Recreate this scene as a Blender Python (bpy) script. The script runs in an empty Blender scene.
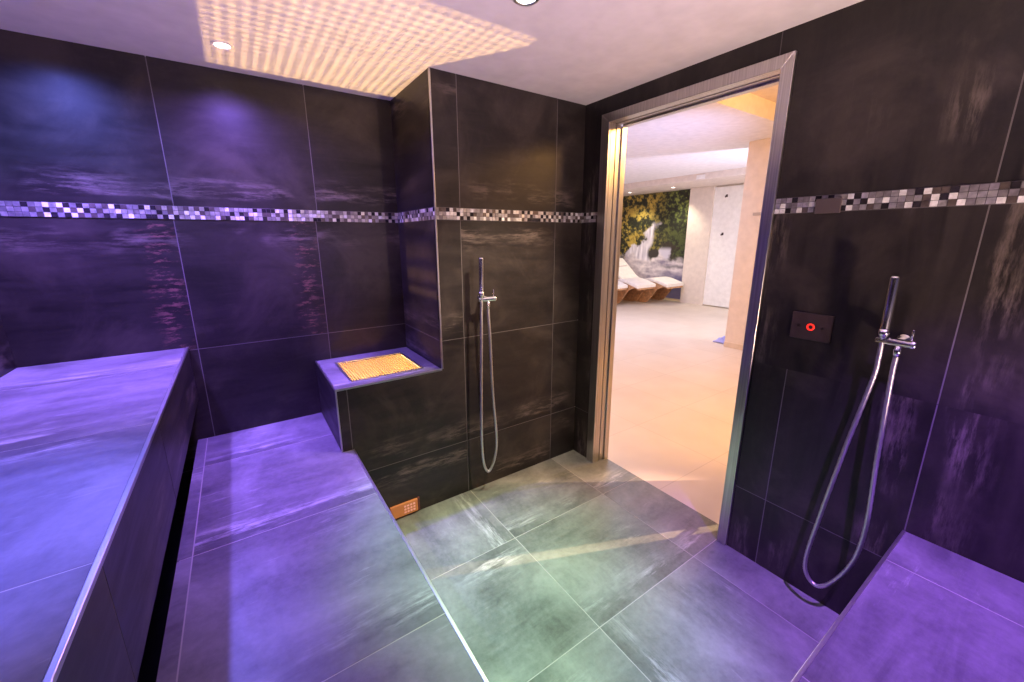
import bpy, bmesh, math, random
from mathutils import Vector, Matrix, noise
random.seed(7)
S = bpy.context.scene
C = S.collection

# ------------------------------------------------------------------ camera, world, exposure, big lamps
S.view_settings.view_transform = 'Standard'
S.view_settings.look = 'None'
S.view_settings.exposure = 0.0
S.view_settings.gamma = 1.0
S.view_settings.use_curve_mapping = False

cd = bpy.data.cameras.new('camera')
cam = bpy.data.objects.new('camera', cd)
C.objects.link(cam)
yaw, pitch, roll = math.radians(33.929), math.radians(-13.380), math.radians(-0.2266)
F = Vector((math.sin(yaw)*math.cos(pitch), math.cos(yaw)*math.cos(pitch), math.sin(pitch)))
R0 = F.cross(Vector((0, 0, 1))).normalized()
U0 = R0.cross(F)
Rv = R0*math.cos(roll) + U0*math.sin(roll)
Uv = U0*math.cos(roll) - R0*math.sin(roll)
M = Matrix((Rv, Uv, -F)).transposed().to_4x4()
M.translation = Vector((0, 0, 1.412))
cam.matrix_world = M
cd.sensor_width = 36.0
cd.lens = 399.48/1024*36.0
cd.shift_x = 0.00236
cd.shift_y = -0.00826
cd.clip_start = 0.02
S.camera = cam

w = bpy.data.worlds.new('world')
S.world = w
w.use_nodes = True
w.node_tree.nodes['Background'].inputs[0].default_value = (0.42, 0.32, 0.68, 1)
w.node_tree.nodes['Background'].inputs[1].default_value = 0.16
S.cycles.max_bounces = 8
S.cycles.diffuse_bounces = 5
S.cycles.sample_clamp_indirect = 6.0
S.cycles.caustics_reflective = False
S.cycles.caustics_refractive = False

ZC = 2.13          # steam room ceiling
XD = 1.737         # door wall face
YF = 1.8075        # shower wall face
XPL, ZP = 0.2855, 0.7585   # plinth side and top
YB = 2.33          # back wall face
XL = -0.7755       # left wall face
XP = 0.7993        # pier side face
YBACK = -1.3
ZM1, ZM2 = 1.5511, 1.4958
ZJ, ZJ2 = 0.905, 0.3176
OX = 1.842         # outer face of the door wall
ZO = 2.50          # ceiling of the lounge

def spot(name, loc, target, power, color, angle, blend=0.6, radius=0.03):
    d = bpy.data.lights.new(name, 'SPOT')
    d.energy = power; d.color = color
    d.spot_size = math.radians(angle); d.spot_blend = blend
    d.shadow_soft_size = radius
    o = bpy.data.objects.new(name, d); C.objects.link(o)
    o.location = loc
    o.rotation_euler = (Vector(target)-Vector(loc)).to_track_quat('-Z', 'Y').to_euler()
    return o

def area(name, loc, target, power, color, sx, sy):
    d = bpy.data.lights.new(name, 'AREA')
    d.energy = power; d.color = color; d.shape = 'RECTANGLE'; d.size = sx; d.size_y = sy
    o = bpy.data.objects.new(name, d); C.objects.link(o)
    o.location = loc
    o.rotation_euler = (Vector(target)-Vector(loc)).to_track_quat('-Z', 'Y').to_euler()
    return o

LZ = ZC-0.03
BLUE = (0.16, 0.15, 1.0); VIO = (0.28, 0.12, 1.0); MAG = (0.75, 0.16, 0.85); GRN = (0.55, 1.0, 0.62); NEU = (0.62, 0.66, 1.0)
# colour lamps of the steam room ceiling (the two in view get a fitting further down)
spot('spot_back', (0.063, 2.047, LZ), (0.12, 1.98, 0), 230, VIO, 70, 1.0, 0.02)
spot('spot_back_wide', (0.063, 2.047, LZ), (0.063, 2.10, 0), 62, (0.30, 0.16, 1.0), 156, 1.0, 0.03)
spot('spot_bench_wide', (-0.50, 2.02, LZ), (-0.50, 2.10, 0), 62, (0.17, 0.20, 1.0), 156, 1.0, 0.03)
spot('spot_floor', (0.845, 1.174, LZ), (0.74, 1.02, 0), 330, GRN, 50, 1.0, 0.02)
spot('spot_shower', (1.32, 1.00, LZ), (1.10, 1.75, 0.7), 150, (1.0, 0.78, 0.58), 60, 0.9, 0.02)
spot('spot_bench', (-0.50, 2.02, LZ), (-0.50, 2.06, 0), 250, (0.30, 0.15, 1.0), 78, 1.0, 0.02)
spot('spot_bench', (-0.50, 1.00, LZ), (-0.48, 0.98, 0), 230, BLUE, 44, 0.9, 0.02)
spot('spot_door', (1.10, -0.12, LZ), (1.50, 0.14, 0.1), 400, (0.34, 0.12, 1.0), 54, 1.0, 0.02)
# two unseen fill spots behind the photographer, added to brighten the ceiling
spot('spot_fill', (1.15, -0.75, 0.60), (1.15, 0.55, 2.13), 200, (1.0, 0.69, 0.57), 92, 1.0, 0.05)
spot('spot_fill', (-0.05, -0.75, 0.60), (0.0, 0.35, 2.13), 165, (0.68, 0.47, 1.0), 92, 1.0, 0.05)
# lounge
area('lamp_lounge_warm', (3.05, 0.40, ZO-0.20), (2.9, 0.8, 0), 50, (1.0, 0.50, 0.15), 0.7, 0.7)
area('lamp_lounge_warm', (3.1, 1.03, ZO-0.20), (2.9, 1.15, 0), 26, (1.0, 0.52, 0.17), 0.3, 0.3)
spot('lamp_lounge_wall', (3.9, -0.021, 2.35), (1.42, 0.995, 0.0), 1100, (1.0, 0.62, 0.36), 22, 0.7, 0.004)
spot('lamp_lounge_coffer', (2.9, 0.5, 2.1), (3.5, 1.1, 2.66), 170, (1.0, 0.46, 0.08), 84, 0.8, 0.08)
area('lamp_lounge_cool', (4.6, 4.3, ZO-0.04), (4.6, 4.3, 0), 85, (0.82, 0.78, 1.0), 1.8, 1.8)
spot('fill_lounge_up', (3.3, 1.3, 0.9), (4.2, 3.7, 2.5), 250, (0.42, 0.50, 1.0), 66, 1.0, 0.08)  # added fill out of view, turns the lounge ceiling lavender
spot('fill_lounge_up', (5.9, 2.1, 1.0), (5.6, 3.9, 2.5), 170, (0.66, 0.66, 1.0), 120, 1.0, 0.08)  # second added fill, unseen behind the pier, for the same ceiling
area('lamp_lounge_far', (6.6, 1.5, 2.36), (7.4, 3.6, 0), 70, (1.0, 0.92, 0.82), 0.8, 1.6)

# ------------------------------------------------------------------ helpers
def link(name, bm, mats, parent=None, smooth=False):
    me = bpy.data.meshes.new(name)
    bm.to_mesh(me); bm.free()
    for m in (mats if isinstance(mats, (list, tuple)) else [mats]):
        me.materials.append(m)
    if smooth:
        for p in me.polygons: p.use_smooth = True
    o = bpy.data.objects.new(name, me); C.objects.link(o)
    if parent is not None:
        o.parent = parent
    return o

def struct(o):
    o['kind'] = 'structure'; return o

def tag(o, label, cat, group=None):
    o['label'] = label; o['category'] = cat
    if group: o['group'] = group
    return o

def thing(name, loc, label, cat, group=None):
    o = bpy.data.objects.new(name, None); C.objects.link(o)
    o.location = loc; o.empty_display_size = 0.05
    return tag(o, label, cat, group)

def box(bm, x0, x1, y0, y1, z0, z1, mi=0, bevel=0.0):
    vs = [bm.verts.new(p) for p in ((x0,y0,z0),(x1,y0,z0),(x1,y1,z0),(x0,y1,z0),(x0,y0,z1),(x1,y0,z1),(x1,y1,z1),(x0,y1,z1))]
    fs = [bm.faces.new([vs[i] for i in q]) for q in ((0,3,2,1),(4,5,6,7),(0,1,5,4),(1,2,6,5),(2,3,7,6),(3,0,4,7))]
    for f in fs: f.material_index = mi
    if bevel > 0:
        es = {e for f in fs for e in f.edges}
        r = bmesh.ops.bevel(bm, geom=list(es), offset=bevel, segments=2, affect='EDGES', profile=0.5)
        for f in r['faces']: f.material_index = mi
    return fs

def ring_frame(bm, axis, d):
    a = Vector(axis).normalized()
    n = Vector((0, 0, 1)) if abs(a.z) < 0.9 else Vector((1, 0, 0))
    u = a.cross(n).normalized(); v = a.cross(u)
    return u, v

def lathe(bm, origin, axis, prof, seg=24, mi=0, cap=True):
    """prof: list of (distance along axis, radius)"""
    a = Vector(axis).normalized(); o = Vector(origin)
    u, v = ring_frame(bm, a, 0)
    rings = []
    for t, r in prof:
        rings.append([bm.verts.new(o + a*t + (u*math.cos(k*2*math.pi/seg)+v*math.sin(k*2*math.pi/seg))*r) for k in range(seg)])
    for A, B in zip(rings, rings[1:]):
        for k in range(seg):
            f = bm.faces.new((A[k], A[(k+1) % seg], B[(k+1) % seg], B[k])); f.material_index = mi; f.smooth = True
    if cap:
        for Rg in (rings[0], rings[-1]):
            try:
                f = bm.faces.new(Rg); f.material_index = mi
            except ValueError: pass
    bmesh.ops.recalc_face_normals(bm, faces=bm.faces)

def catmull(pts, n=10):
    P = [Vector(p) for p in pts]
    P = [P[0]*2-P[1]] + P + [P[-1]*2-P[-2]]
    out = []
    for i in range(1, len(P)-2):
        for k in range(n):
            t = k/n
            a, b, c, d = P[i-1], P[i], P[i+1], P[i+2]
            out.append(0.5*((2*b)+(c-a)*t+(2*a-5*b+4*c-d)*t*t+(3*b-a-3*c+d)*t**3))
    out.append(P[-2])
    return out

def tube(bm, pts, r, seg=12, mi=0, rib=0.0):
    rings = []
    up = None
    for i, p in enumerate(pts):
        t = (pts[min(i+1, len(pts)-1)] - pts[max(i-1, 0)]).normalized()
        if up is None:
            u, v = ring_frame(bm, t, 0)
        else:
            u = (up - t*up.dot(t)).normalized(); v = t.cross(u)
        up = u
        rr = r*(1+rib*(1 if i % 2 else -1))
        rings.append([bm.verts.new(p+(u*math.cos(k*2*math.pi/seg)+v*math.sin(k*2*math.pi/seg))*rr) for k in range(seg)])
    for A, B in zip(rings, rings[1:]):
        for k in range(seg):
            f = bm.faces.new((A[k], A[(k+1) % seg], B[(k+1) % seg], B[k])); f.smooth = True; f.material_index = mi
    bm.faces.new(rings[0]); bm.faces.new(rings[-1])
    bmesh.ops.recalc_face_normals(bm, faces=bm.faces)

# ------------------------------------------------------------------ materials
class NT:
    def __init__(s, name):
        s.m = bpy.data.materials.new(name); s.m.use_nodes = True
        s.t = s.m.node_tree; s.b = s.t.nodes['Principled BSDF']
    def n(s, kind, **kw):
        x = s.t.nodes.new(kind)
        for k, v in kw.items():
            if k == 'inp':
                for a, b in v.items(): x.inputs[a].default_value = b
            else: setattr(x, k, v)
        return x
    def l(s, a, b): s.t.links.new(a, b)
    def ramp(s, src, stops):
        r = s.n('ShaderNodeValToRGB')
        e = r.color_ramp.elements
        while len(e) < len(stops): e.new(0.5)
        for q, (p, c) in zip(e, stops):
            q.position = p; q.color = c if len(c) == 4 else (*c, 1)
        s.l(src, r.inputs[0]); return r.outputs[0]
    def mix(s, fac, a, b, mode='MIX'):
        x = s.n('ShaderNodeMix', data_type='RGBA', blend_type=mode)
        for sock, val in ((x.inputs[0], fac), (x.inputs[6], a), (x.inputs[7], b)):
            if hasattr(val, 'links') or isinstance(val, bpy.types.NodeSocket): s.l(val, sock)
            else: sock.default_value = val if not isinstance(val, tuple) else (*val, 1)
        return x.outputs[2]
    def math(s, op, a, b=0.0):
        x = s.n('ShaderNodeMath', operation=op)
        for i, v in enumerate((a, b)):
            if isinstance(v, bpy.types.NodeSocket): s.l(v, x.inputs[i])
            else: x.inputs[i].default_value = v
        return x.outputs[0]

def simple(name, col, rough=0.5, metal=0.0, noise_amt=0.06, scale=12.0, emit=None, estr=0.0, spec=0.5):
    k = NT(name)
    tc = k.n('ShaderNodeTexCoord')
    nz = k.n('ShaderNodeTexNoise', inp={'Scale': scale, 'Detail': 4.0})
    k.l(tc.outputs['Object'], nz.inputs['Vector'])
    lo = tuple(c*(1-noise_amt) for c in col); hi = tuple(min(1, c*(1+noise_amt)) for c in col)
    k.l(k.ramp(nz.outputs['Fac'], [(0.3, lo), (0.7, hi)]), k.b.inputs['Base Color'])
    k.b.inputs['Roughness'].default_value = rough
    k.b.inputs['Metallic'].default_value = metal
    k.b.inputs['Specular IOR Level'].default_value = spec
    if emit:
        k.b.inputs['Emission Color'].default_value = (*emit, 1)
        k.b.inputs['Emission Strength'].default_value = estr
    return k.m

def tile_mat(name, dark, mid, light, scuff, rough=(0.36, 0.6), scuff_amt=0.85, spec=0.5, scratch=0.45, rust=0.0):
    """rust-metal look porcelain: clouds, long wisps, pale scuffs near one edge of a tile. UV 'metre' is in metres
    with an offset of its own for every tile, UV 'cell' runs 0..1 over the tile."""
    k = NT(name)
    uv = k.n('ShaderNodeUVMap', uv_map='metre').outputs[0]
    ce = k.n('ShaderNodeUVMap', uv_map='cell').outputs[0]
    big = k.n('ShaderNodeTexNoise', inp={'Scale': 2.6, 'Detail': 8.0, 'Roughness': 0.62, 'Distortion': 0.6})
    k.l(uv, big.inputs['Vector'])
    mp = k.n('ShaderNodeMapping', inp={'Scale': (2.2, 14.0, 1.0)})
    k.l(uv, mp.inputs['Vector'])
    wi = k.n('ShaderNodeTexNoise', inp={'Scale': 1.0, 'Detail': 7.0, 'Roughness': 0.68, 'Distortion': 0.5})
    k.l(mp.outputs[0], wi.inputs['Vector'])
    fine = k.n('ShaderNodeTexNoise', inp={'Scale': 42.0, 'Detail': 5.0, 'Roughness': 0.7})
    k.l(uv, fine.inputs['Vector'])
    base = k.ramp(big.outputs['Fac'], [(0.36, dark), (0.50, mid), (0.66, light)])
    wfac = k.ramp(wi.outputs['Fac'], [(0.40, (0, 0, 0)), (0.72, (1, 1, 1))])
    base = k.mix(k.math('MULTIPLY', wfac, 0.45), base, light)
    # pale scuffs along one edge of the tile, with a darker border strip outside them
    sx = k.n('ShaderNodeSeparateXYZ'); k.l(ce, sx.inputs[0])
    wob = k.n('ShaderNodeTexNoise', inp={'Scale': 6.0, 'Detail': 5.0}); k.l(uv, wob.inputs['Vector'])
    ed = k.math('ADD', sx.outputs[1], k.math('MULTIPLY', k.math('SUBTRACT', wob.outputs['Fac'], 0.5), 0.09))
    edge = k.ramp(ed, [(0.03, (0, 0, 0)), (0.05, (1, 1, 1)), (0.08, (0.8, 0.8, 0.8)), (0.15, (0, 0, 0))])
    strip = k.ramp(ed, [(0.055, (1, 1, 1)), (0.075, (0, 0, 0))])
    sn = k.n('ShaderNodeTexNoise', inp={'Scale': 2.2, 'Detail': 9.0, 'Roughness': 0.75})
    k.l(mp.outputs[0], sn.inputs['Vector'])
    sf = k.ramp(sn.outputs['Fac'], [(0.46, (0, 0, 0)), (0.60, (1, 1, 1))])
    big2 = k.n('ShaderNodeTexNoise', inp={'Scale': 3.5, 'Detail': 3.0}); k.l(uv, big2.inputs['Vector'])
    gate = k.ramp(big2.outputs['Fac'], [(0.42, (0, 0, 0)), (0.58, (1, 1, 1))])
    base = k.mix(k.math('MULTIPLY', strip, k.math('MULTIPLY', gate, 0.6)), base, dark)
    f = k.math('MULTIPLY', k.math('MULTIPLY', edge, sf), k.math('MULTIPLY', gate, scuff_amt))
    base = k.mix(f, base, scuff)
    # loose pale scratches anywhere
    sc2 = k.ramp(k.math('MULTIPLY', sn.outputs['Fac'], k.math('ADD', big2.outputs['Fac'], 0.5)), [(0.62, (0, 0, 0)), (0.78, (1, 1, 1))])
    base = k.mix(k.math('MULTIPLY', sc2, scratch), base, scuff)
    if rust > 0:      # rusty flecks running up one side of a tile
        re = k.ramp(k.math('ADD', sx.outputs[0], k.math('MULTIPLY', k.math('SUBTRACT', wob.outputs['Fac'], 0.5), 0.12)), [(0.015, (0.3, 0.3, 0.3)), (0.05, (1, 1, 1)), (0.09, (0.7, 0.7, 0.7)), (0.14, (0, 0, 0))])
        rm = k.n('ShaderNodeMapping', inp={'Scale': (14.0, 46.0, 1.0)}); k.l(uv, rm.inputs['Vector'])
        rn = k.n('ShaderNodeTexNoise', inp={'Scale': 1.0, 'Detail': 6.0, 'Roughness': 0.7}); k.l(rm.outputs[0], rn.inputs['Vector'])
        rf = k.ramp(rn.outputs['Fac'], [(0.52, (0, 0, 0)), (0.60, (1, 1, 1))])
        base = k.mix(k.math('MULTIPLY', k.math('MULTIPLY', re, rf), rust), base, (0.34, 0.15, 0.12))
    # speckle
    base = k.mix(0.35, base, k.ramp(fine.outputs['Fac'], [(0.3, tuple(c*0.55 for c in mid)), (0.7, tuple(min(1, c*1.5) for c in mid))]), 'MIX')
    k.l(base, k.b.inputs['Base Color'])
    mr = k.n('ShaderNodeMapRange', inp={'From Min': 0.3, 'From Max': 0.7, 'To Min': rough[0], 'To Max': rough[1]})
    k.l(wi.outputs['Fac'], mr.inputs['Value']); k.l(mr.outputs[0], k.b.inputs['Roughness'])
    bp = k.n('ShaderNodeBump', inp={'Strength': 0.10, 'Distance': 0.003})
    k.l(wi.outputs['Fac'], bp.inputs['Height']); k.l(bp.outputs[0], k.b.inputs['Normal'])
    k.b.inputs['Specular IOR Level'].default_value = spec
    return k.m

m_wall = tile_mat('dark_wall_tile', (0.006, 0.005, 0.005), (0.018, 0.0145, 0.0135), (0.070, 0.055, 0.047), (0.36, 0.29, 0.25), (0.34, 0.52), 0.7, 0.4, 0.07)
m_rust = tile_mat('rusty_wall_tile', (0.006, 0.005, 0.005), (0.018, 0.0145, 0.0135), (0.070, 0.055, 0.047), (0.36, 0.29, 0.25), (0.34, 0.52), 0.7, 0.4, 0.07, 0.75)
m_deck = tile_mat('bench_tile', (0.045, 0.042, 0.048), (0.12, 0.112, 0.122), (0.27, 0.255, 0.275), (0.62, 0.60, 0.62), (0.34, 0.55))
m_floor = tile_mat('floor_tile', (0.055, 0.06, 0.052), (0.15, 0.158, 0.14), (0.30, 0.31, 0.275), (0.62, 0.62, 0.58), (0.34, 0.52))
m_grout = simple('grout', (0.15, 0.135, 0.135), 0.85)
m_groutf = simple('floor_grout', (0.36, 0.34, 0.31), 0.85)
m_alu = simple('brushed_trim', (0.62, 0.60, 0.58), 0.35, 1.0)
m_paint = simple('ceiling_paint', (0.76, 0.73, 0.72), 0.8)
m_chrome = simple('chrome', (0.78, 0.77, 0.76), 0.16, 1.0)
m_hose = simple('hose_metal', (0.60, 0.58, 0.56), 0.34, 0.85)
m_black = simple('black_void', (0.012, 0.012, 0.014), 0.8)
def steel_mat():
    k = NT('brushed_steel')
    tc = k.n('ShaderNodeTexCoord')
    mp = k.n('ShaderNodeMapping', inp={'Scale': (160, 160, 2)})
    k.l(tc.outputs['Object'], mp.inputs['Vector'])
    nz = k.n('ShaderNodeTexNoise', inp={'Scale': 1.0, 'Detail': 3.0}); k.l(mp.outputs[0], nz.inputs['Vector'])
    k.l(k.ramp(nz.outputs['Fac'], [(0.3, (0.46, 0.44, 0.42)), (0.7, (0.66, 0.64, 0.61))]), k.b.inputs['Base Color'])
    k.b.inputs['Metallic'].default_value = 1.0
    mr = k.n('ShaderNodeMapRange', inp={'To Min': 0.22, 'To Max': 0.4}); k.l(nz.outputs['Fac'], mr.inputs['Value'])
    k.l(mr.outputs[0], k.b.inputs['Roughness'])
    return k.m
m_steel = steel_mat()

# ------------------------------------------------------------------ tiled surfaces
GAP = 0.0035
class Tiled:
    """collects tiled rectangles into one mesh; each tile is a thin slab on a grout bed"""
    def __init__(s):
        s.bm = bmesh.new()
        s.uv = s.bm.loops.layers.uv.new('metre'); s.ce = s.bm.loops.layers.uv.new('cell')
    def panel(s, O, U, V, us, vs, holes=(), thick=0.006, bed=0.02, gap=GAP, back=True, turn=None, rusty=None):
        """O origin on the finished face, U,V unit axes; normal = U x V. us, vs: joint positions incl. both ends"""
        O, U, V = Vector(O), Vector(U), Vector(V); N = U.cross(V)
        P = lambda u, v, d: O+U*u+V*v+N*d
        def slab(u0, u1, v0, v1, d0, d1, mi, off, cell):
            q = [(u0, v0), (u1, v0), (u1, v1), (u0, v1)]
            A = [s.bm.verts.new(P(u, v, d0)) for u, v in q]; B = [s.bm.verts.new(P(u, v, d1)) for u, v in q]
            faces = [(B, q)] + [([A[i], A[(i+1) % 4], B[(i+1) % 4], B[i]], [q[i], q[(i+1) % 4], q[(i+1) % 4], q[i]]) for i in range(4)]
            faces.append((A[::-1], q[::-1]))
            for vsx, qq in faces:
                f = s.bm.faces.new(vsx); f.material_index = mi
                for lp, (u, v) in zip(f.loops, qq):
                    a, b = u-cell[0], v-cell[2]; wu, wv = cell[1]-cell[0], cell[3]-cell[2]
                    k = off[2]
                    if k == 1: a, b = b, wu-a
                    elif k == 2: a, b = wu-a, wv-b
                    elif k == 3: a, b = wv-b, a
                    lp[s.uv].uv = (a+off[0], b+off[1])
                    lp[s.ce].uv = (a, b)
        def cut(r):
            rs = [r]
            for h in holes:
                nr = []
                for (a, b, c, d) in rs:
                    x0, x1, y0, y1 = max(a, h[0]), min(b, h[1]), max(c, h[2]), min(d, h[3])
                    if x0 >= x1-1e-6 or y0 >= y1-1e-6: nr.append((a, b, c, d)); continue
                    for q in ((a, x0, c, d), (x1, b, c, d), (x0, x1, c, y0), (x0, x1, y1, d)):
                        if q[1]-q[0] > 1e-4 and q[3]-q[2] > 1e-4: nr.append(q)
                rs = nr
            return rs
        for i in range(len(us)-1):
            for j in range(len(vs)-1):
                g = gap/2
                u0 = us[i]+(g if i > 0 else 0); u1 = us[i+1]-(g if i < len(us)-2 else 0)
                v0 = vs[j]+(g if j > 0 else 0); v1 = vs[j+1]-(g if j < len(vs)-2 else 0)
                off = (random.uniform(0, 60), random.uniform(0, 60), turn(i, j) if turn else random.choice((0, 0, 2))); cell = (us[i], us[i+1], vs[j], vs[j+1])
                for r in cut((u0, u1, v0, v1)):
                    slab(*r, -thick, 0.0, 2 if rusty and rusty(i, j) else 0, off, cell)
        if back:
            for r in cut((us[0]+0.005, us[-1]-0.005, vs[0]+0.001, vs[-1]-0.003)):
                slab(*r, -thick-bed, -0.0005, 1, (0, 0, 0), (0, 1, 0, 1))
    def done(s, name, mats, parent=None):
        return link(name, s.bm, mats, parent)

WM = [m_wall, m_grout]
X, Y, Z = Vector((1, 0, 0)), Vector((0, 1, 0)), Vector((0, 0, 1))
# back wall, faces -y (U = x, V = z, N = x cross z = -y)
t = Tiled()
t.panel((0, YB, 0), X, Z, [XL, -0.205, 0.365, XP+0.03], [0, ZJ-0.6, ZJ, ZM2], bed=0.1, turn=lambda i, j: 2 if j == 2 else 0, rusty=lambda i, j: j == 2 and i < 2)
t.panel((0, YB, 0), X, Z, [XL, -0.196, 0.377, XP+0.03], [ZM2, ZM1, ZC], bed=0.1)
struct(t.done('wall_back', WM+[m_rust]))
# pier side, faces -x: U = -y, V = z
t = Tiled()
t.panel((XP, 0, 0), -Y, Z, [-YB, -YF-0.003], [0.735, ZJ, ZM2, ZM1, ZC], bed=0.06)
struct(t.done('wall_pier', WM))
# shower wall, faces -y
t = Tiled()
t.panel((0, YF, 0), X, Z, [XPL, 0.333, 0.93, 1.531, XD], [0, ZJ2, ZJ, ZM2, ZM1, ZC], bed=0.012, holes=[(XPL-1, XP, ZP-0.008, ZC+1)])
struct(t.done('wall_front', WM))
# door wall, faces -x: U = -y so u = -y
DY0, DY1, DZ = 0.757, 1.672, 2.048      # outer edges of the door casing
OY0, OY1, OZ = 0.800, 1.615, 2.003      # clear opening
t = Tiled()
hole = [(-OY1-0.03, -OY0+0.03, -0.1, OZ+0.02)]
t.panel((XD, 0, 0), -Y, Z, [-YF, -1.62, -0.63, -0.215, 0.385, 0.985, -YBACK], [0, ZJ2, ZJ], holes=hole, bed=0.085, turn=lambda i, j: random.choice((1, 3)))
t.panel((XD, 0, 0), -Y, Z, [-YF, -0.815, -0.215, 0.385, 0.985, -YBACK], [ZJ, ZM2, ZM1, ZC+0.03], holes=hole, bed=0.085, turn=lambda i, j: random.choice((1, 3)))
struct(t.done('wall_right', WM))
# left wall, faces +x : U = y, V = z, N = y cross z = +x
t = Tiled()
t.panel((XL, 0, 0), Y, Z, [YBACK, -0.4, 0.2, 0.8, 1.4, 2.0, YB], [0, ZJ2, ZJ, ZM2, ZM1, ZC], bed=0.1)
struct(t.done('wall_left', WM))
# outer skin of the door wall (lounge side)
bm = bmesh.new()
box(bm, OX-0.012, OX, -1.6, OY0-0.03, 0, ZO); box(bm, OX-0.012, OX, OY1+0.03, 8.8, 0, ZO); box(bm, OX-0.012, OX, OY0-0.03, OY1+0.03, OZ+0.02, ZO)
m_beige = simple('beige_wall', (0.74, 0.66, 0.60), 0.75)
struct(link('wall_right_lounge_side', bm, m_beige))

# ceiling of the steam room
bm = bmesh.new(); box(bm, XL-0.1, XD+0.09, YBACK, YB+0.1, ZC, ZC+0.1)
struct(link('ceiling', bm, m_paint))
# floor of the steam room
t = Tiled()
t.panel((0, 0, 0), X, Y, [XL, -0.27, 0.335, 0.939, 1.543, OX], [YBACK, -0.396, 0.204, 0.804, 1.3545, YB], bed=0.06,
        turn=lambda i, j: {(2, 4): 1, (2, 3): 2, (3, 3): 0, (3, 2): 3, (2, 2): 2}.get((i, j), 0))
struct(t.done('floor', [m_floor, m_groutf]))

# mosaic bands
def mosaic_mats():
    out = []
    for nm, c, r, me in (('mosaic_dark', (0.03, 0.025, 0.03), 0.25, 0.2), ('mosaic_brown', (0.14, 0.11, 0.10), 0.3, 0.4),
                         ('mosaic_grey', (0.36, 0.33, 0.33), 0.3, 0.6), ('mosaic_silver', (0.72, 0.69, 0.68), 0.28, 0.75), ('mosaic_pearl', (0.85, 0.83, 0.82), 0.35, 0.1)):
        out.append(simple(nm, c, r, me, 0.25, 60))
    return out + [m_grout]
MM = mosaic_mats()
def mosaic(name, O, U, N, length, skip=None):
    bm = bmesh.new(); O, U, N = Vector(O), Vector(U), Vector(N); V = Vector((0, 0, 1))
    nrow = 3; p = (ZM1-ZM2)/nrow; n = int(round(length/p)); pu = length/n; g = 0.0016
    rnd = random.Random(int(length*1000))
    def slab(u0, u1, v0, v1, d0, d1, mi, tilt=(0, 0)):
        q = [(u0, v0), (u1, v0), (u1, v1), (u0, v1)]
        A = [bm.verts.new(O+U*u+V*v+N*d0) for u, v in q]
        B = [bm.verts.new(O+U*u+V*v+N*(d1+tilt[0]*((u-u0)/(u1-u0)-.5)+tilt[1]*((v-v0)/(v1-v0)-.5))) for u, v in q]
        for f in ([B]+[[A[i], A[(i+1) % 4], B[(i+1) % 4], B[i]] for i in range(4)]):
            bm.faces.new(f).material_index = mi
    slab(0, length, 0, ZM1-ZM2, -0.004, 0.0008, 5)
    for i in range(n):
        for j in range(nrow):
            if skip and skip(i*pu): continue
            chk = (i+j) % 2
            mi = rnd.choices([0, 1, 2, 3, 4], [4, 3, 3, 2, 1] if chk else [1, 1, 3, 6, 5])[0]
            slab(i*pu+g/2, (i+1)*pu-g/2, j*p+g/2, (j+1)*p-g/2, 0, 0.003, mi, (rnd.uniform(-.0012, .0012), rnd.uniform(-.0012, .0012)))
    bmesh.ops.recalc_face_normals(bm, faces=bm.faces)
    return struct(link(name, bm, MM))
mosaic('trim_1', (XL, YB, ZM2), X, -Y, XP-XL)
mosaic('trim_2', (XP, YB, ZM2), -Y, -X, YB-YF)
mosaic('trim_3', (XP, YF, ZM2), X, -Y, XD-XP)
mosaic('trim_4', (XD, YF, ZM2), -Y, -X, YF-DY1)
mosaic('trim_5', (XD, DY0, ZM2), -Y, -X, DY0-YBACK)
mosaic('trim_6', (XL, YBACK, ZM2), Y, X, YB-YBACK)
# metal edge of the pier corner
bm = bmesh.new(); box(bm, XP-0.0022, XP+0.006, YF-0.0022, YF+0.006, 0.7585, ZC, 0, 0.0012)
struct(link('trim_7', bm, m_alu))

# ------------------------------------------------------------------ door frame (no leaf in view)
fr = thing('door_frame', (XD, (OY0+OY1)/2, 0), 'brushed steel frame around the open doorway to the bright lounge', 'door frame')
def place(o, par, root=None):
    """parent a mesh built in room coordinates; root is the thing when par is one of its parts"""
    o.data.transform(Matrix.Translation(-(root or par).location)); o.parent = par; return o
c0 = XD-0.012
def casing(name, pts):
    """flat moulding face given as polygon in (y,z), standing proud of the wall"""
    bm = bmesh.new()
    A = [bm.verts.new((c0, y, z)) for y, z in pts]; B = [bm.verts.new((XD+0.004, y, z)) for y, z in pts]
    bm.faces.new(A); bm.faces.new(B[::-1])
    for i in range(len(pts)): bm.faces.new((A[i], A[(i+1) % len(pts)], B[(i+1) % len(pts)], B[i]))
    bmesh.ops.recalc_face_normals(bm, faces=bm.faces)
    bmesh.ops.bevel(bm, geom=[e for e in bm.edges], offset=0.0015, segments=1, affect='EDGES')
    return place(link(name, bm, m_steel), fr)
casing('casing_post', [(DY1, 0), (DY1, DZ), (OY1, OZ), (OY1, 0)])
casing('casing_post', [(DY0, 0), (DY0, DZ), (OY0, OZ), (OY0, 0)])
casing('casing_head', [(DY1, DZ), (DY0, DZ), (OY0, OZ), (OY1, OZ)])
def jamb(name, boxes):
    bm = bmesh.new()
    for b in boxes: box(bm, *b, 0, 0.0015)
    return place(link(name, bm, m_steel), fr)
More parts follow.
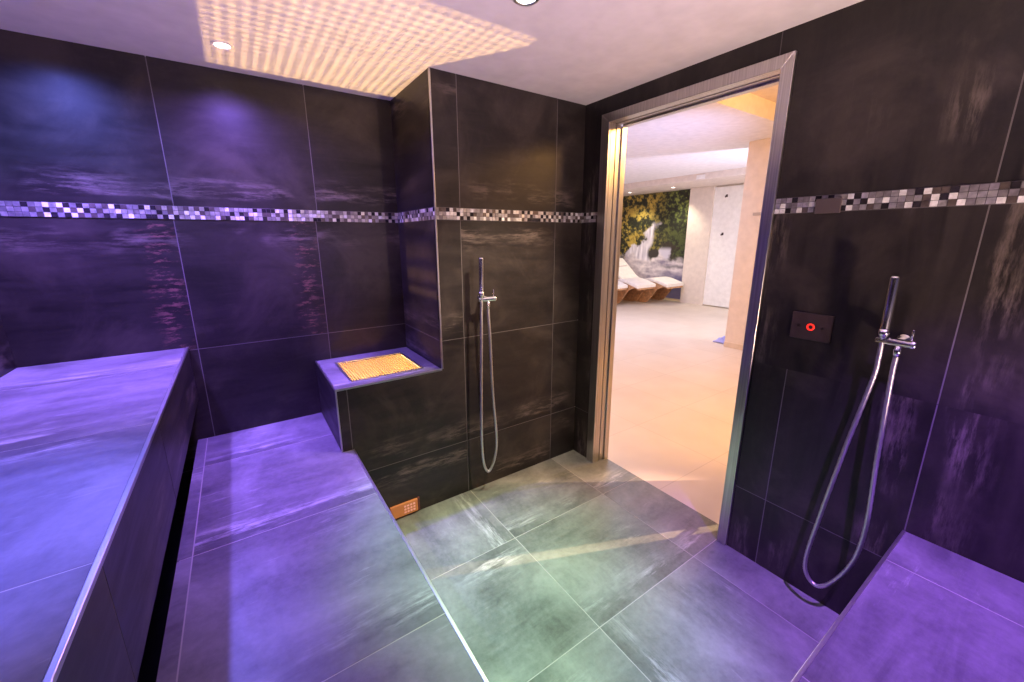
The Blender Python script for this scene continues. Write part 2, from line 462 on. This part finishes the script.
# reveal with a stepped rebate: x from the casing to the lounge side
jamb('jamb', [(XD+0.004, XD+0.042, OY1, OY1+0.028, 0, OZ), (XD+0.044, XD+0.080, OY1-0.003, OY1+0.028, 0, OZ-0.003), (XD+0.080, OX+0.012, OY1-0.012, OY1+0.028, 0, OZ-0.012)])
jamb('jamb', [(XD+0.004, XD+0.042, OY0-0.028, OY0, 0, OZ), (XD+0.044, XD+0.080, OY0-0.028, OY0+0.003, 0, OZ-0.003), (XD+0.080, OX+0.012, OY0-0.028, OY0+0.010, 0, OZ-0.012)])
jamb('head_jamb', [(XD+0.004, XD+0.042, OY0, OY1, OZ, OZ+0.018), (XD+0.044, XD+0.080, OY0+0.003, OY1-0.003, OZ-0.003, OZ+0.018), (XD+0.080, OX+0.012, OY0+0.010, OY1-0.012, OZ-0.012, OZ+0.018)])

# door leaf standing open into the lounge, hinged on the right-hand jamb with a hinge gap
bm = bmesh.new(); box(bm, OX+0.088, OX+0.72, 0.815, 0.840, 0.006, OZ-0.03, 0, 0.003)
lf = place(link('door_leaf', bm, m_steel), fr)
for z in (0.22, 1.80):
    bm = bmesh.new(); box(bm, OX+0.011, OX+0.090, 0.802, 0.818, z, z+0.05, 0, 0.003)
    place(link('hinge', bm, m_steel), lf, fr)

# ------------------------------------------------------------------ benches
XB, ZB, ZBB = -0.240, 0.920, 0.664
XS, XST, ZS = -0.272, 0.338, 0.4553
DM = [m_deck, m_groutf]
# high bench: top + front fascia + support set back, its black standing in for shade in the slot
hb = thing('tiled_bench', (-0.5, 0.5, 0), 'high tiled bench along the left wall with an overhanging front and pale metal edge', 'bench')
t = Tiled()
t.panel((0, 0, ZB), X, Y, [XL+0.002, XB], [YBACK, -0.396, 0.204, 0.80, 1.39, 1.985, YB-0.002], bed=0.05)
place(t.done('seat_top', DM), hb)
t = Tiled()
t.panel((XB, 0, 0), Y, Z, [YBACK, -0.396, 0.204, 0.80, 1.39+0.01, YB-0.002], [ZBB, ZB-0.008], bed=0.02)
place(t.done('front_panel', WM), hb)
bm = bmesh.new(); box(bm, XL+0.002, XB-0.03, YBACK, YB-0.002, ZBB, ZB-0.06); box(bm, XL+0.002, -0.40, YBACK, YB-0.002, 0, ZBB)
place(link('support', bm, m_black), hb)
bm = bmesh.new(); box(bm, XB-0.008, XB+0.0022, YBACK, YB-0.002, ZB-0.008, ZB+0.002, 0, 0.0015)
place(link('edge_trim', bm, m_alu), hb)
# low bench / step
lb = thing('tiled_bench', (0.0, 0.5, 0), 'low wide tiled bench step below the high bench, beside the floor', 'bench')
t = Tiled()
t.panel((0, 0, ZS), X, Y, [XS, -0.234, XST], [YBACK, -0.396, 0.204, 0.80, 1.415, 2.02, YB-0.002], holes=[(XPL-0.001, 1, YF-0.002, 9)], bed=0.05)
place(t.done('seat_top', DM), lb)
t = Tiled()
t.panel((XST, 0, 0), Y, Z, [YBACK, 0.2, 0.8, 1.4, YF-0.002], [0, ZS-0.008], bed=0.02)
place(t.done('front_panel', WM), lb)
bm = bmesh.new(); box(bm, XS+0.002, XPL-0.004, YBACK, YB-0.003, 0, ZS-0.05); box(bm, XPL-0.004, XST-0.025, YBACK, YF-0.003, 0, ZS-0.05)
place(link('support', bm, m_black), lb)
bm = bmesh.new(); box(bm, XST-0.007, XST+0.002, YBACK, YF-0.002, ZS-0.008, ZS+0.0015, 0, 0.0012)
place(link('edge_trim', bm, m_alu), lb)
# right bench
RX0, RY, RZ = 0.58, 0.2178, 0.4509
rb = thing('tiled_bench', (1.15, -0.5, 0), 'tiled bench in the right corner, lit purple, below the hand shower by the door', 'bench')
t = Tiled()
t.panel((0, 0, RZ), X, Y, [RX0, 0.93, 1.525, XD-0.002], [YBACK, -0.39, RY], bed=0.05)
place(t.done('seat_top', DM), rb)
t = Tiled()
t.panel((0, RY, 0), -X, Z, [-XD+0.002, -1.54, -0.94, -RX0], [0, RZ-0.008], bed=0.02)
place(t.done('front_panel', WM), rb)
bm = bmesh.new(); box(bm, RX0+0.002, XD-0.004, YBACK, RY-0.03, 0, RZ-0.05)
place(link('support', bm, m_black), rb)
bm = bmesh.new(); box(bm, RX0, XD-0.002, RY-0.007, RY+0.002, RZ-0.008, RZ+0.0015, 0, 0.0012)
place(link('edge_trim', bm, m_alu), rb)

# plinth with a light under a grille
GX0, GX1, GY0, GY1 = 0.372, 0.722, 1.88, 2.215
pl = thing('tiled_plinth', (0.54, 2.07, 0), 'dark tiled box plinth between the low bench and the shower wall, carrying the glowing grille', 'plinth')
t = Tiled()
t.panel((XPL, 0, 0), -Y, Z, [-YB+0.002, -YF], [0, ZP-0.008], bed=0.012)
place(t.done('side_panel', WM), pl)
t = Tiled()
t.panel((0, 0, ZP), X, Y, [XPL, XP-0.003], [YF, YB-0.003], holes=[(GX0, GX1, GY0, GY1)], bed=0.016)
place(t.done('top_panel', DM), pl)
m_lin = simple('plinth_lining', (0.84, 0.80, 0.58), 0.8)
bm = bmesh.new()
box(bm, XPL+0.019, XP-0.066, YF+0.019, YF+0.022, 0.002, ZP-0.024); box(bm, XPL+0.019, XPL+0.022, YF+0.022, YB-0.008, 0.002, ZP-0.024)
box(bm, XP-0.072, XP-0.068, YF+0.022, YB-0.008, 0.002, ZP-0.024); box(bm, XPL+0.022, XP-0.072, YB-0.010, YB-0.006, 0.002, ZP-0.024)
place(link('lining', bm, m_lin), pl)
bm = bmesh.new()
box(bm, XPL-0.002, XPL+0.006, YF-0.002, YB-0.003, ZP-0.008, ZP+0.0015, 0, 0.001)
box(bm, XPL+0.006, XP-0.001, YF-0.002, YF+0.006, ZP-0.008, ZP+0.0015, 0, 0.001)
box(bm, XPL-0.002, XPL+0.005, YF-0.002, YF+0.005, ZS+0.002, ZP-0.008, 0, 0.001)
place(link('edge_trim', bm, m_alu), pl)
# grille
gr = thing('grille', ((GX0+GX1)/2, (GY0+GY1)/2, ZP), 'square metal grille lit amber from below, set in the top of the plinth', 'grille')
m_gr = simple('grille_metal', (0.46, 0.34, 0.12), 0.5, 0.5)
bm = bmesh.new()
nx, ny = 26, 24
for i in range(1, nx):
    x = GX0+(GX1-GX0)*i/nx
    box(bm, x-0.0019, x+0.0019, GY0+0.004, GY1-0.004, ZP-0.006, ZP-0.001)
for j in range(1, ny):
    y = GY0+(GY1-GY0)*j/ny
    box(bm, GX0+0.004, GX1-0.004, y-0.0018, y+0.0018, ZP-0.009, ZP-0.006)
place(link('mesh_panel', bm, m_gr), gr)
bm = bmesh.new()
for b in ((GX0-0.008, GX1+0.008, GY0-0.008, GY0+0.004), (GX0-0.008, GX1+0.008, GY1-0.004, GY1+0.008), (GX0-0.008, GX0+0.004, GY0+0.004, GY1-0.004), (GX1-0.004, GX1+0.008, GY0+0.004, GY1-0.004)):
    box(bm, *b, ZP+0.0005, ZP+0.003, 0, 0.0008)
place(link('rim', bm, m_alu), gr)
# lamp standing on the plinth bottom
lp = thing('floor_uplight', (0.56, 2.185, 0.0), 'amber uplight inside the plinth under the grille', 'lamp')
bm = bmesh.new(); lathe(bm, (0.56, 2.185, 0.0), (0, 0, 1), [(0.0, 0.04), (0.012, 0.04), (0.014, 0.014), (0.045, 0.014), (0.050, 0.03), (0.058, 0.032)], 20)
place(link('base', bm, m_alu), lp)
bm = bmesh.new(); box(bm, XPL+0.024, XP-0.074, YF+0.024, 2.051, 0.40, 0.406)  # unseen board added to cut the front edge of the amber patch
place(link('added_baffle', bm, m_lin), pl)
d = bpy.data.lights.new('uplight_lamp', 'SPOT'); d.energy = 310; d.color = (1.0, 0.60, 0.22); d.spot_size = math.radians(88); d.spot_blend = 0.15; d.shadow_soft_size = 0.0075
o = bpy.data.objects.new('uplight_lamp', d); C.objects.link(o); o.location = (0.56, 2.185, 0.0735)
o.rotation_euler = (Vector((0.53, 2.06, 0.76))-o.location).to_track_quat('-Z', 'Y').to_euler()

# ------------------------------------------------------------------ ceiling downlights in view
def downlight(loc, r, label, col, estr, bezel=None):
    o = thing('recessed_downlight', loc, label, 'lamp', None)
    bm = bmesh.new()
    lathe(bm, loc, (0, 0, -1), [(0, r*0.74), (0.004, r*0.76), (0.006, r*0.9), (0.003, r), (0.0, r)], 32, cap=False)
    place(link('bezel', bm, bezel or m_paint, smooth=True), o)
    bm = bmesh.new(); lathe(bm, loc, (0, 0, -1), [(0.0005, r*0.73), (0.003, r*0.70), (0.0035, r*0.3)], 28)
    place(link('lens', bm, simple('lens_glow', (0.9, 0.9, 0.9), 0.4, emit=col, estr=estr)), o)
    return o
downlight((0.063, 2.047, ZC), 0.036, 'round recessed ceiling downlight glowing white over the amber patch', (1.0, 0.92, 1.0), 6)
downlight((0.845, 1.158, ZC), 0.042, 'round recessed ceiling downlight with greenish white lens over the floor tiles', (0.85, 1.0, 0.9), 6, m_alu)

# ------------------------------------------------------------------ hand showers
def hand_shower(wall, label, base, along, out, wand_top, wand_bot, br0, br1, outlet, hose_pts):
    """along / out: unit axes on and off the wall; wall point = point - out*distance"""
    o = thing('hand_shower', base, label, 'shower', 'hand showers on the tiled walls')
    out = Vector(out)
    wt, wb = Vector(wand_top), Vector(wand_bot)
    ax = (wt-wb); L = ax.length
    bm = bmesh.new()
    lathe(bm, wb, ax, [(-0.012, 0.0075), (0.0, 0.010), (0.02, 0.0115), (L*0.35, 0.0118), (L-0.006, 0.0128), (L, 0.0118)], 20)
    wa = place(link('wand', bm, m_chrome), o)
    bm = bmesh.new()
    lathe(bm, wt-ax.normalized()*0.0005, ax, [(0.0, 0.0095), (0.0015, 0.0088)], 18)
    place(link('spray_tip', bm, m_black), wa, o)
    b0, b1 = Vector(br0), Vector(br1); al = (b1-b0)
    bm = bmesh.new()
    lathe(bm, b0, al, [(0, 0.008), (0.002, 0.0105), (0.03, 0.0105), (0.032, 0.0125), (al.length-0.012, 0.0125), (al.length-0.010, 0.014), (al.length, 0.013)], 20)
    lathe(bm, wb+ax.normalized()*0.010, ax, [(-0.012, 0.0135), (0.012, 0.0150), (0.012, 0.0120)], 20)
    mid = b0+al*0.55
    dist = abs((mid-Vector(wall)).dot(out))
    lathe(bm, mid, -out, [(0, 0.0105), (dist-0.008, 0.0105), (dist-0.007, 0.017), (dist, 0.019)], 24)
    place(link('holder', bm, m_chrome), o)
    bm = bmesh.new()
    q = b0+al*0.86
    lathe(bm, q+Vector((0, 0, 0.010)), (0, 0, 1), [(0, 0.0035), (0.034, 0.003), (0.036, 0.002)], 12)
    place(link('lever', bm, m_chrome), o)
    bm = bmesh.new()
    lathe(bm, Vector(outlet)+Vector((0, 0, 0.02)), (0, 0, -1), [(0, 0.009), (0.02, 0.009), (0.022, 0.0105), (0.044, 0.0095)], 16)
    place(link('hose_outlet', bm, m_chrome), o)
    bm = bmesh.new(); tube(bm, catmull(hose_pts, 16), 0.0072, 12, rib=0.05)
    place(link('hose', bm, m_hose), o)
    return o
hy = 1.725
hand_shower((0, YF, 0), 'slim hand shower with pale looped hose on the brown tiled wall left of the doorway', (1.0, YF, 1.1), X, -Y,
            (0.994, hy, 1.317), (0.992, hy, 1.128), (0.976, hy+0.004, 1.110), (1.079, hy+0.004, 1.108), (1.033, hy+0.004, 1.085),
            [(0.992, hy, 1.118), (0.990, hy, 1.04), (0.987, hy, 0.902), (0.981, hy, 0.686), (0.976, hy, 0.36), (0.986, hy, 0.20), (1.013, hy, 0.139), (1.044, hy, 0.175),
             (1.066, hy, 0.251), (1.069, hy, 0.355), (1.055, hy, 0.528), (1.046, hy, 0.673), (1.038, hy, 0.902), (1.033, hy+0.003, 1.02), (1.033, hy+0.004, 1.065)])
hx = 1.665
hand_shower((XD, 0, 0), 'slim hand shower with looped hose on the dark wall beside the red button', (XD, 0.36, 1.1), -Y, -X,
            (hx, 0.359, 1.293), (hx, 0.358, 1.105), (hx+0.002, 0.374, 1.090), (hx+0.002, 0.279, 1.090), (hx+0.002, 0.318, 1.070),
            [(hx, 0.358, 1.095), (hx, 0.357, 1.03), (hx, 0.360, 0.957), (hx, 0.391, 0.705), (hx, 0.423, 0.4), (hx, 0.439, 0.212), (hx, 0.426, 0.141), (hx, 0.389, 0.121), (hx, 0.348, 0.175),
             (hx, 0.308, 0.293), (hx, 0.296, 0.447), (hx, 0.307, 0.694), (hx, 0.317, 0.969), (hx+0.002, 0.318, 1.05)])

# ------------------------------------------------------------------ control plate with red ring
cp = thing('control_plate', (XD, 0.575, 1.086), 'dark square plate with a glowing red ring button on the wall right of the doorway', 'switch')
m_plate = simple('plate_glass', (0.055, 0.036, 0.038), 0.35)
bm = bmesh.new(); box(bm, XD-0.007, XD, 0.511, 0.639, 1.036, 1.135, 0, 0.002)
place(link('plate', bm, m_plate), cp)
m_red = simple('red_glow', (0.8, 0.05, 0.03), 0.4, emit=(1.0, 0.02, 0.01), estr=1.3)
bm = bmesh.new()
lathe(bm, (XD-0.007, 0.575, 1.085), (-1, 0, 0), [(0, 0.0075), (0.002, 0.0078), (0.002, 0.0128), (0, 0.0132)], 28, cap=False)
rg = place(link('ring_light', bm, m_red), cp); rg['label'] = 'glowing red ring'
m_ico = simple('icon_grey', (0.45, 0.42, 0.42), 0.5)
for yy in (0.612, 0.538):
    bm = bmesh.new()
    for s in (-1, 1):
        vs = [bm.verts.new((XD-0.0075, yy+a, 1.085+b)) for a, b in ((-0.005, 0.003), (0.005, 0.003), (0.0, -0.004))] if s < 0 else []
        if vs: bm.faces.new(vs)
    bmesh.ops.solidify(bm, geom=bm.faces[:], thickness=0.0008)
    place(link('arrow_mark', bm, m_ico), cp)
# sensor plate on the mosaic
bm = bmesh.new(); box(bm, XD-0.010, XD, 0.549, 0.624, 1.490, 1.540, 0, 0.002)
tag(link('sensor_plate', bm, simple('sensor_brown', (0.10, 0.075, 0.08), 0.4)), 'small dark oblong sensor plate fixed over the mosaic band right of the doorway', 'sensor')

# steam outlet glowing amber by the floor
so = thing('steam_outlet', (0.55, YF, 0.05), 'small orange lit steam outlet at floor level in the shower wall beside the low bench', 'vent')
m_org = simple('amber_lens', (0.42, 0.17, 0.06), 0.4, emit=(1.0, 0.28, 0.07), estr=0.20)
m_org2 = simple('amber_rib', (0.6, 0.36, 0.30), 0.4, emit=(1.0, 0.36, 0.26), estr=0.36)
bm = bmesh.new(); box(bm, 0.478, 0.622, YF-0.014, YF, 0.012, 0.083, 0, 0.004)
lens = place(link('lens', bm, m_org), so)
for i in range(4):
    for j in range(3):
        bm = bmesh.new(); x = 0.553+i*0.016; z = 0.030+j*0.017
        box(bm, x-0.0055, x+0.0055, YF-0.016, YF-0.0135, z-0.005, z+0.005, 0, 0.001)
        place(link('lens_rib', bm, m_org2), lens, so)
bm = bmesh.new(); box(bm, 0.622, 0.634, YF-0.010, YF, 0.010, 0.085, 0, 0.002)
place(link('end_cap', bm, simple('dark_red_cap', (0.14, 0.04, 0.035), 0.4)), so)

# ------------------------------------------------------------------ lounge beyond the doorway
def beige_floor():
    k = NT('beige_floor')
    tc = k.n('ShaderNodeTexCoord')
    br = k.n('ShaderNodeTexBrick', offset=0.0, inp={'Scale': 1.0, 'Mortar Size': 0.003, 'Brick Width': 0.6, 'Row Height': 0.6, 'Color1': (0.62, 0.54, 0.46, 1), 'Color2': (0.66, 0.58, 0.50, 1), 'Mortar': (0.50, 0.43, 0.36, 1)})
    k.l(tc.outputs['Object'], br.inputs['Vector'])
    nz = k.n('ShaderNodeTexNoise', inp={'Scale': 3.0, 'Detail': 6.0}); k.l(tc.outputs['Object'], nz.inputs['Vector'])
    k.l(k.mix(0.25, br.outputs['Color'], k.ramp(nz.outputs['Fac'], [(0.3, (0.50, 0.43, 0.36)), (0.7, (0.76, 0.68, 0.60))])), k.b.inputs['Base Color'])
    k.b.inputs['Roughness'].default_value = 0.42
    return k.m
bm = bmesh.new(); box(bm, OX+0.0, 9.0, -1.6, 8.8, -0.06, 0.0)
struct(link('floor_lounge', bm, beige_floor()))
bm = bmesh.new()
box(bm, OX, 7.0, 2.085, 8.8, ZO, ZO+0.3)
struct(link('ceiling_lounge', bm, simple('lounge_ceiling_paint', (0.80, 0.78, 0.78), 0.8)))
bm = bmesh.new(); box(bm, OX, 7.0, -1.6, 2.085, ZO+0.16, ZO+0.3)
struct(link('ceiling_lounge_coffer', bm, m_beige))
bm = bmesh.new(); box(bm, 7.0, 9.0, -1.6, 8.8, 2.39, ZO+0.3)
struct(link('ceiling_lounge_bulkhead', bm, m_beige))
bm = bmesh.new(); box(bm, 8.12, 8.24, -1.6, 8.8, 0, 2.39)
struct(link('wall_far', bm, m_beige))
bm = bmesh.new(); box(bm, OX, 8.12, 8.7, 8.8, 0, ZO)
struct(link('wall_left_lounge', bm, m_beige))
bm = bmesh.new(); box(bm, OX, 8.12, -1.7, -1.6, 0, ZO+0.2)
struct(link('wall_right_lounge', bm, m_beige))
bm = bmesh.new(); box(bm, 8.106, 8.12, 4.45, 8.7, 0, 0.05)
struct(link('baseboard_far', bm, simple('baseboard_cream', (0.82, 0.72, 0.52), 0.5)))
# pier in the lounge
bm = bmesh.new(); box(bm, 5.2, 5.62, 1.3, 2.65, 0, ZO, 0, 0.004)
struct(link('wall_lounge_pier', bm, m_beige))
bm = bmesh.new(); box(bm, 5.19, 5.2, 1.3, 2.65, 0, 0.07, 0, 0.002)
struct(link('baseboard_pier', bm, simple('baseboard_beige', (0.70, 0.60, 0.50), 0.5)))
# return wall between mural and white panel
bm = bmesh.new(); box(bm, 8.03, 8.12, 4.66, 5.17, 0, 2.39)
struct(link('wall_far_return', bm, m_beige))
# white panel with two hooks
bm = bmesh.new(); box(bm, 8.07, 8.12, 3.4, 4.66, 0.02, 2.36, 0, 0.003)
wp = struct(link('door_1', bm, simple('white_panel', (0.86, 0.85, 0.85), 0.5)))
for z in (2.18, 1.46):
    hk = thing('coat_hook', (8.07, 4.41, z), 'small dark hook %s on the white panel right of the waterfall mural' % ('higher' if z > 2 else 'lower'), 'hook')
    bm = bmesh.new(); box(bm, 8.064, 8.07, 4.39, 4.43, z-0.02, z+0.03, 0, 0.003)
    place(link('back_plate', bm, m_plate), hk)
    bm = bmesh.new(); tube(bm, catmull([(8.064, 4.41, z+0.01), (8.035, 4.41, z-0.01), (8.02, 4.41, z-0.025), (8.012, 4.41, z+0.005)], 6), 0.007, 10)
    place(link('prong', bm, m_plate), hk)
# small plate on the pier
bm = bmesh.new(); box(bm, 5.194, 5.2, 2.36, 2.50, 1.655, 1.69, 0, 0.001)
tag(link('wall_plate', bm, simple('grey_plate', (0.45, 0.40, 0.38), 0.5)), 'small grey plate high on the beige pier in the lounge', 'sign')
# vent plate on the bulkhead face + two soffit spots
vt = thing('vent_plate', (7.0, 4.33, 2.44), 'small white slotted plate on the face of the lounge bulkhead', 'vent')
bm = bmesh.new(); box(bm, 6.988, 7.0, 4.25, 4.41, 2.405, 2.475, 0, 0.002)
pt = place(link('plate', bm, simple('white_plastic', (0.85, 0.84, 0.84), 0.5)), vt)
for i in range(3):
    bm = bmesh.new(); z = 2.422+i*0.018
    box(bm, 6.984, 6.988, 4.265, 4.395, z-0.004, z+0.004)
    place(link('slat', bm, simple('slat_white', (0.9, 0.9, 0.9), 0.5)), pt, vt)
downlight((7.55, 6.35, 2.39), 0.05, 'tiny ceiling spot on the lounge soffit near the left edge of the waterfall mural', (1.0, 0.93, 0.8), 8)
downlight((7.55, 5.25, 2.39), 0.05, 'tiny ceiling spot on the lounge soffit near the right edge of the waterfall mural', (1.0, 0.93, 0.8), 8)
spot('spot_mural', (7.55, 6.35, 2.36), (8.05, 6.4, 0.9), 60, (1.0, 0.86, 0.62), 90, 0.8, 0.03)
spot('spot_mural', (7.55, 5.25, 2.36), (8.05, 5.3, 0.9), 50, (1.0, 0.86, 0.62), 90, 0.8, 0.03)

# waterfall mural: flat printed panel
MY0, MY1, MZ1 = 5.175, 8.4, 2.385
def mural():
    nu, nv = 190, 170
    bm = bmesh.new(); cl = bm.verts.layers.float_color.new('print')
    fb = lambda p, o=4: noise.fractal(p, 0.8, 2.1, o)
    def sm(a, b, x): 
        t = max(0, min(1, (x-a)/(b-a))); return t*t*(3-2*t)
    def mixc(a, b, t): return tuple(p*(1-t)+q*t for p, q in zip(a, b))
    def colour(y, z):
        u = 1-(y-MY0)/1.875          # 1 at the right edge, 0 at the left edge seen past the jamb
        v = 1-z/MZ1
        uu, vv = u*3.2, v*4.0
        n1 = fb(Vector((uu*2.2, vv*2.2, 1))); n2 = fb(Vector((uu*7, vv*7, 5))); n3 = fb(Vector((uu*16, vv*16, 9)), 3)
        # foliage
        leaf = 0.5+0.5*n2+0.35*n3
        dark, green, yel = (0.012, 0.014, 0.008), (0.065, 0.085, 0.025), (0.62, 0.44, 0.08)
        ywt = sm(0.85, 0.10, u)*0.8+0.45*sm(0.25, -0.05, abs(u-0.50)-0.02)*sm(0.35, 0.1, v)
        c = mixc(dark, green, sm(0.25, 0.85, leaf+0.35*n1))
        c = mixc(c, yel, max(0, min(1, ywt*sm(0.32, 0.95, leaf+0.6*n1))))
        c = mixc(c, (0.30, 0.38, 0.08), sm(0.55, 0.9, u)*sm(0.42, 0.05, v)*sm(0.5, 0.95, leaf+0.3*n1)*0.8)
        c = mixc(c, (0.035, 0.025, 0.02), sm(0.34, 0.5, v)*sm(0.35, 0.6, u)*sm(0.0, -0.35, n1)*0.8)
        # falls
        cx = 0.515+0.03*math.sin(v*30)-0.20*sm(0.36, 0.56, v)
        hw = 0.03+0.03*sm(0.30, 0.36, v)+0.12*sm(0.42, 0.58, v)+0.06*n1*sm(.3, .5, v)
        fall = sm(hw+0.035, hw-0.02, abs(u-cx+0.06*n1))*sm(0.255, 0.30, v)
        streak = 0.62+0.5*fb(Vector((u*26, v*4.5, 3)))
        c = mixc(c, mixc((0.20, 0.18, 0.32), (0.95, 0.92, 1.0), max(0, min(1, streak))), fall*0.92)
        f2 = sm(0.07, 0.03, abs(u-0.70-0.12*(v-0.5)+0.05*n1))*sm(0.49, 0.54, v)*sm(0.66, 0.6, v)
        c = mixc(c, (0.62, 0.60, 0.74), f2*0.85)
        # rock
        r = math.hypot((u-0.575)/0.085, (v-0.565)/0.045)+0.3*n1
        c = mixc(c, (0.035, 0.03, 0.028), sm(1.15, 0.85, r))
        # river
        mist = sm(0.565, 0.63, v+0.05*n1-0.03*sm(0.5, 1, u)+0.0*u)
        wv = 0.5+0.6*fb(Vector((u*5, v*22, 7)))+0.25*n2
        riv = mixc((0.24, 0.21, 0.30), (0.78, 0.72, 0.74), max(0, min(1, wv+0.25*sm(0.8, 0.2, u))))
        riv = mixc(riv, (0.10, 0.10, 0.26), sm(0.55, 0.95, u)*sm(0.70, 0.80, v)*0.85)
        riv = mixc(riv, (0.17, 0.16, 0.34), sm(0.82, 0.9, v)*0.8)
        c = mixc(c, riv, mist*(1-sm(1.15, 0.85, r)))
        dk = sm(0.03, 0.0, abs(v-0.68-0.02*n1))*sm(0.6, 0.8, u)
        return mixc(c, (0.06, 0.06, 0.09), dk*0.7)
    g = []
    for j in range(nv+1):
        row = []
        for i in range(nu+1):
            y = MY0+(7.25-MY0)*i/nu; z = 0.052+(MZ1-0.052)*j/nv
            vtx = bm.verts.new((8.106, y, z)); vtx[cl] = (*colour(y, z), 1)
            row.append(vtx)
        g.append(row)
    for j in range(nv):
        for i in range(nu):
            bm.faces.new((g[j][i], g[j+1][i], g[j+1][i+1], g[j][i+1]))
    k = NT('mural_print')
    at = k.n('ShaderNodeAttribute', attribute_name='print')
    k.l(at.outputs['Color'], k.b.inputs['Base Color']); k.b.inputs['Roughness'].default_value = 0.6
    o = link('wall_mural', bm, k.m)
    md = o.modifiers.new('thickness', 'SOLIDIFY'); md.thickness = 0.01; md.offset = -1 if False else 0
    return o
tag(mural(), 'large wall print of a white waterfall among yellow green trees on the lounge wall', 'mural')

# loungers: S-curved wooden shell with a white cushion, head towards +y
m_wood = simple('lounger_wood', (0.52, 0.29, 0.15), 0.45, 0, 0.3, 18)
m_cush = simple('lounger_cushion', (0.84, 0.80, 0.77), 0.75)
SEAT = [(0.0, 0.41), (0.16, 0.455), (0.34, 0.50), (0.50, 0.505), (0.66, 0.46), (0.84, 0.42), (1.06, 0.41), (1.22, 0.46), (1.38, 0.58), (1.56, 0.74), (1.72, 0.87)]
def prism(bm, prof, x0, x1, mi=0):
    A = [bm.verts.new((x0, y, z)) for y, z in prof]; B = [bm.verts.new((x1, y, z)) for y, z in prof]
    n = len(prof)
    bm.faces.new(A); bm.faces.new(B[::-1])
    for i in range(n): bm.faces.new((A[i], B[i], B[(i+1) % n], A[(i+1) % n]))
    bmesh.ops.recalc_face_normals(bm, faces=bm.faces)
def lounger(x, y, rz, label):
    o = thing('wave_lounger', (0, 0, 0), label, 'lounger', 'white cushioned loungers before the mural')
    top = catmull([Vector((0, a, b)) for a, b in SEAT], 5)
    ts = [(p.y, p.z) for p in top]
    # wooden cradle: shell thickened underneath, resting on the floor in the middle
    low = [(1.67, 0.76), (1.54, 0.60), (1.38, 0.38), (1.28, 0.20), (1.18, 0.03), (1.08, 0.0), (0.56, 0.0), (0.46, 0.03), (0.36, 0.16), (0.24, 0.32), (0.10, 0.385)]
    prof = [(a, b-0.025) for a, b in ts] + low
    for sx in (-1, 1):
        bm = bmesh.new(); prism(bm, prof, sx*0.30-(0.03 if sx > 0 else 0), sx*0.30+(0.03 if sx < 0 else 0))
        link('side_panel', bm, m_wood, o)
    bm = bmesh.new(); prism(bm, [(a, b-0.03) for a, b in ts]+[(a, b-0.06) for a, b in ts[::-1]], -0.27, 0.27)
    link('seat_shell', bm, m_wood, o)
    bm = bmesh.new(); prism(bm, [(a, b+0.035) for a, b in ts]+[(a, b-0.024) for a, b in ts[::-1]], -0.31, 0.31)
    bmesh.ops.bevel(bm, geom=[e for e in bm.edges if abs(e.verts[0].co.x-e.verts[1].co.x) < 1e-5], offset=0.012, segments=2, affect='EDGES')
    link('cushion', bm, m_cush, o)
    bm = bmesh.new(); box(bm, -0.22, 0.22, 1.47, 1.65, 0.765, 0.82, 0, 0.02)
    hr = link('headrest', bm, m_cush, o); hr.rotation_euler = (0, 0, 0)
    hr.matrix_basis = Matrix.Translation((0, 1.56, 0.792)) @ Matrix.Rotation(math.radians(45), 4, 'X') @ Matrix.Translation((0, -1.56, -0.792))
    o.location = (x, y, 0); o.rotation_euler = (0, 0, rz)
    return o
lounger(6.36, 5.50, 0.0, 'white cushioned wooden lounger nearest the doorway, mostly hidden by the door jamb')
lounger(7.00, 5.29, 0.0, 'white cushioned wooden lounger in the middle of the three, its raised back showing')
lounger(7.66, 5.07, 0.0, 'white cushioned wooden lounger farthest back, beside the waterfall mural')

# blue cloth on the lounge floor by the pier
bm = bmesh.new()
n = 14
gv = [[bm.verts.new((5.30+0.26*(i/n), 2.70+0.16*(j/n), 0.015+0.05*math.sin(math.pi*i/n)*math.sin(math.pi*j/n)*(1+0.8*noise.noise(Vector((i*.5, j*.5, 2)))))) for j in range(n+1)] for i in range(n+1)]
for i in range(n):
    for j in range(n): bm.faces.new((gv[i][j], gv[i+1][j], gv[i+1][j+1], gv[i][j+1]))
cl = link('floor_cloth', bm, simple('blue_cloth', (0.35, 0.36, 0.72), 0.8), smooth=True)
md = cl.modifiers.new('thickness', 'SOLIDIFY'); md.thickness = 0.012
tag(cl, 'small crumpled blue cloth on the lounge floor at the foot of the beige pier', 'cloth')
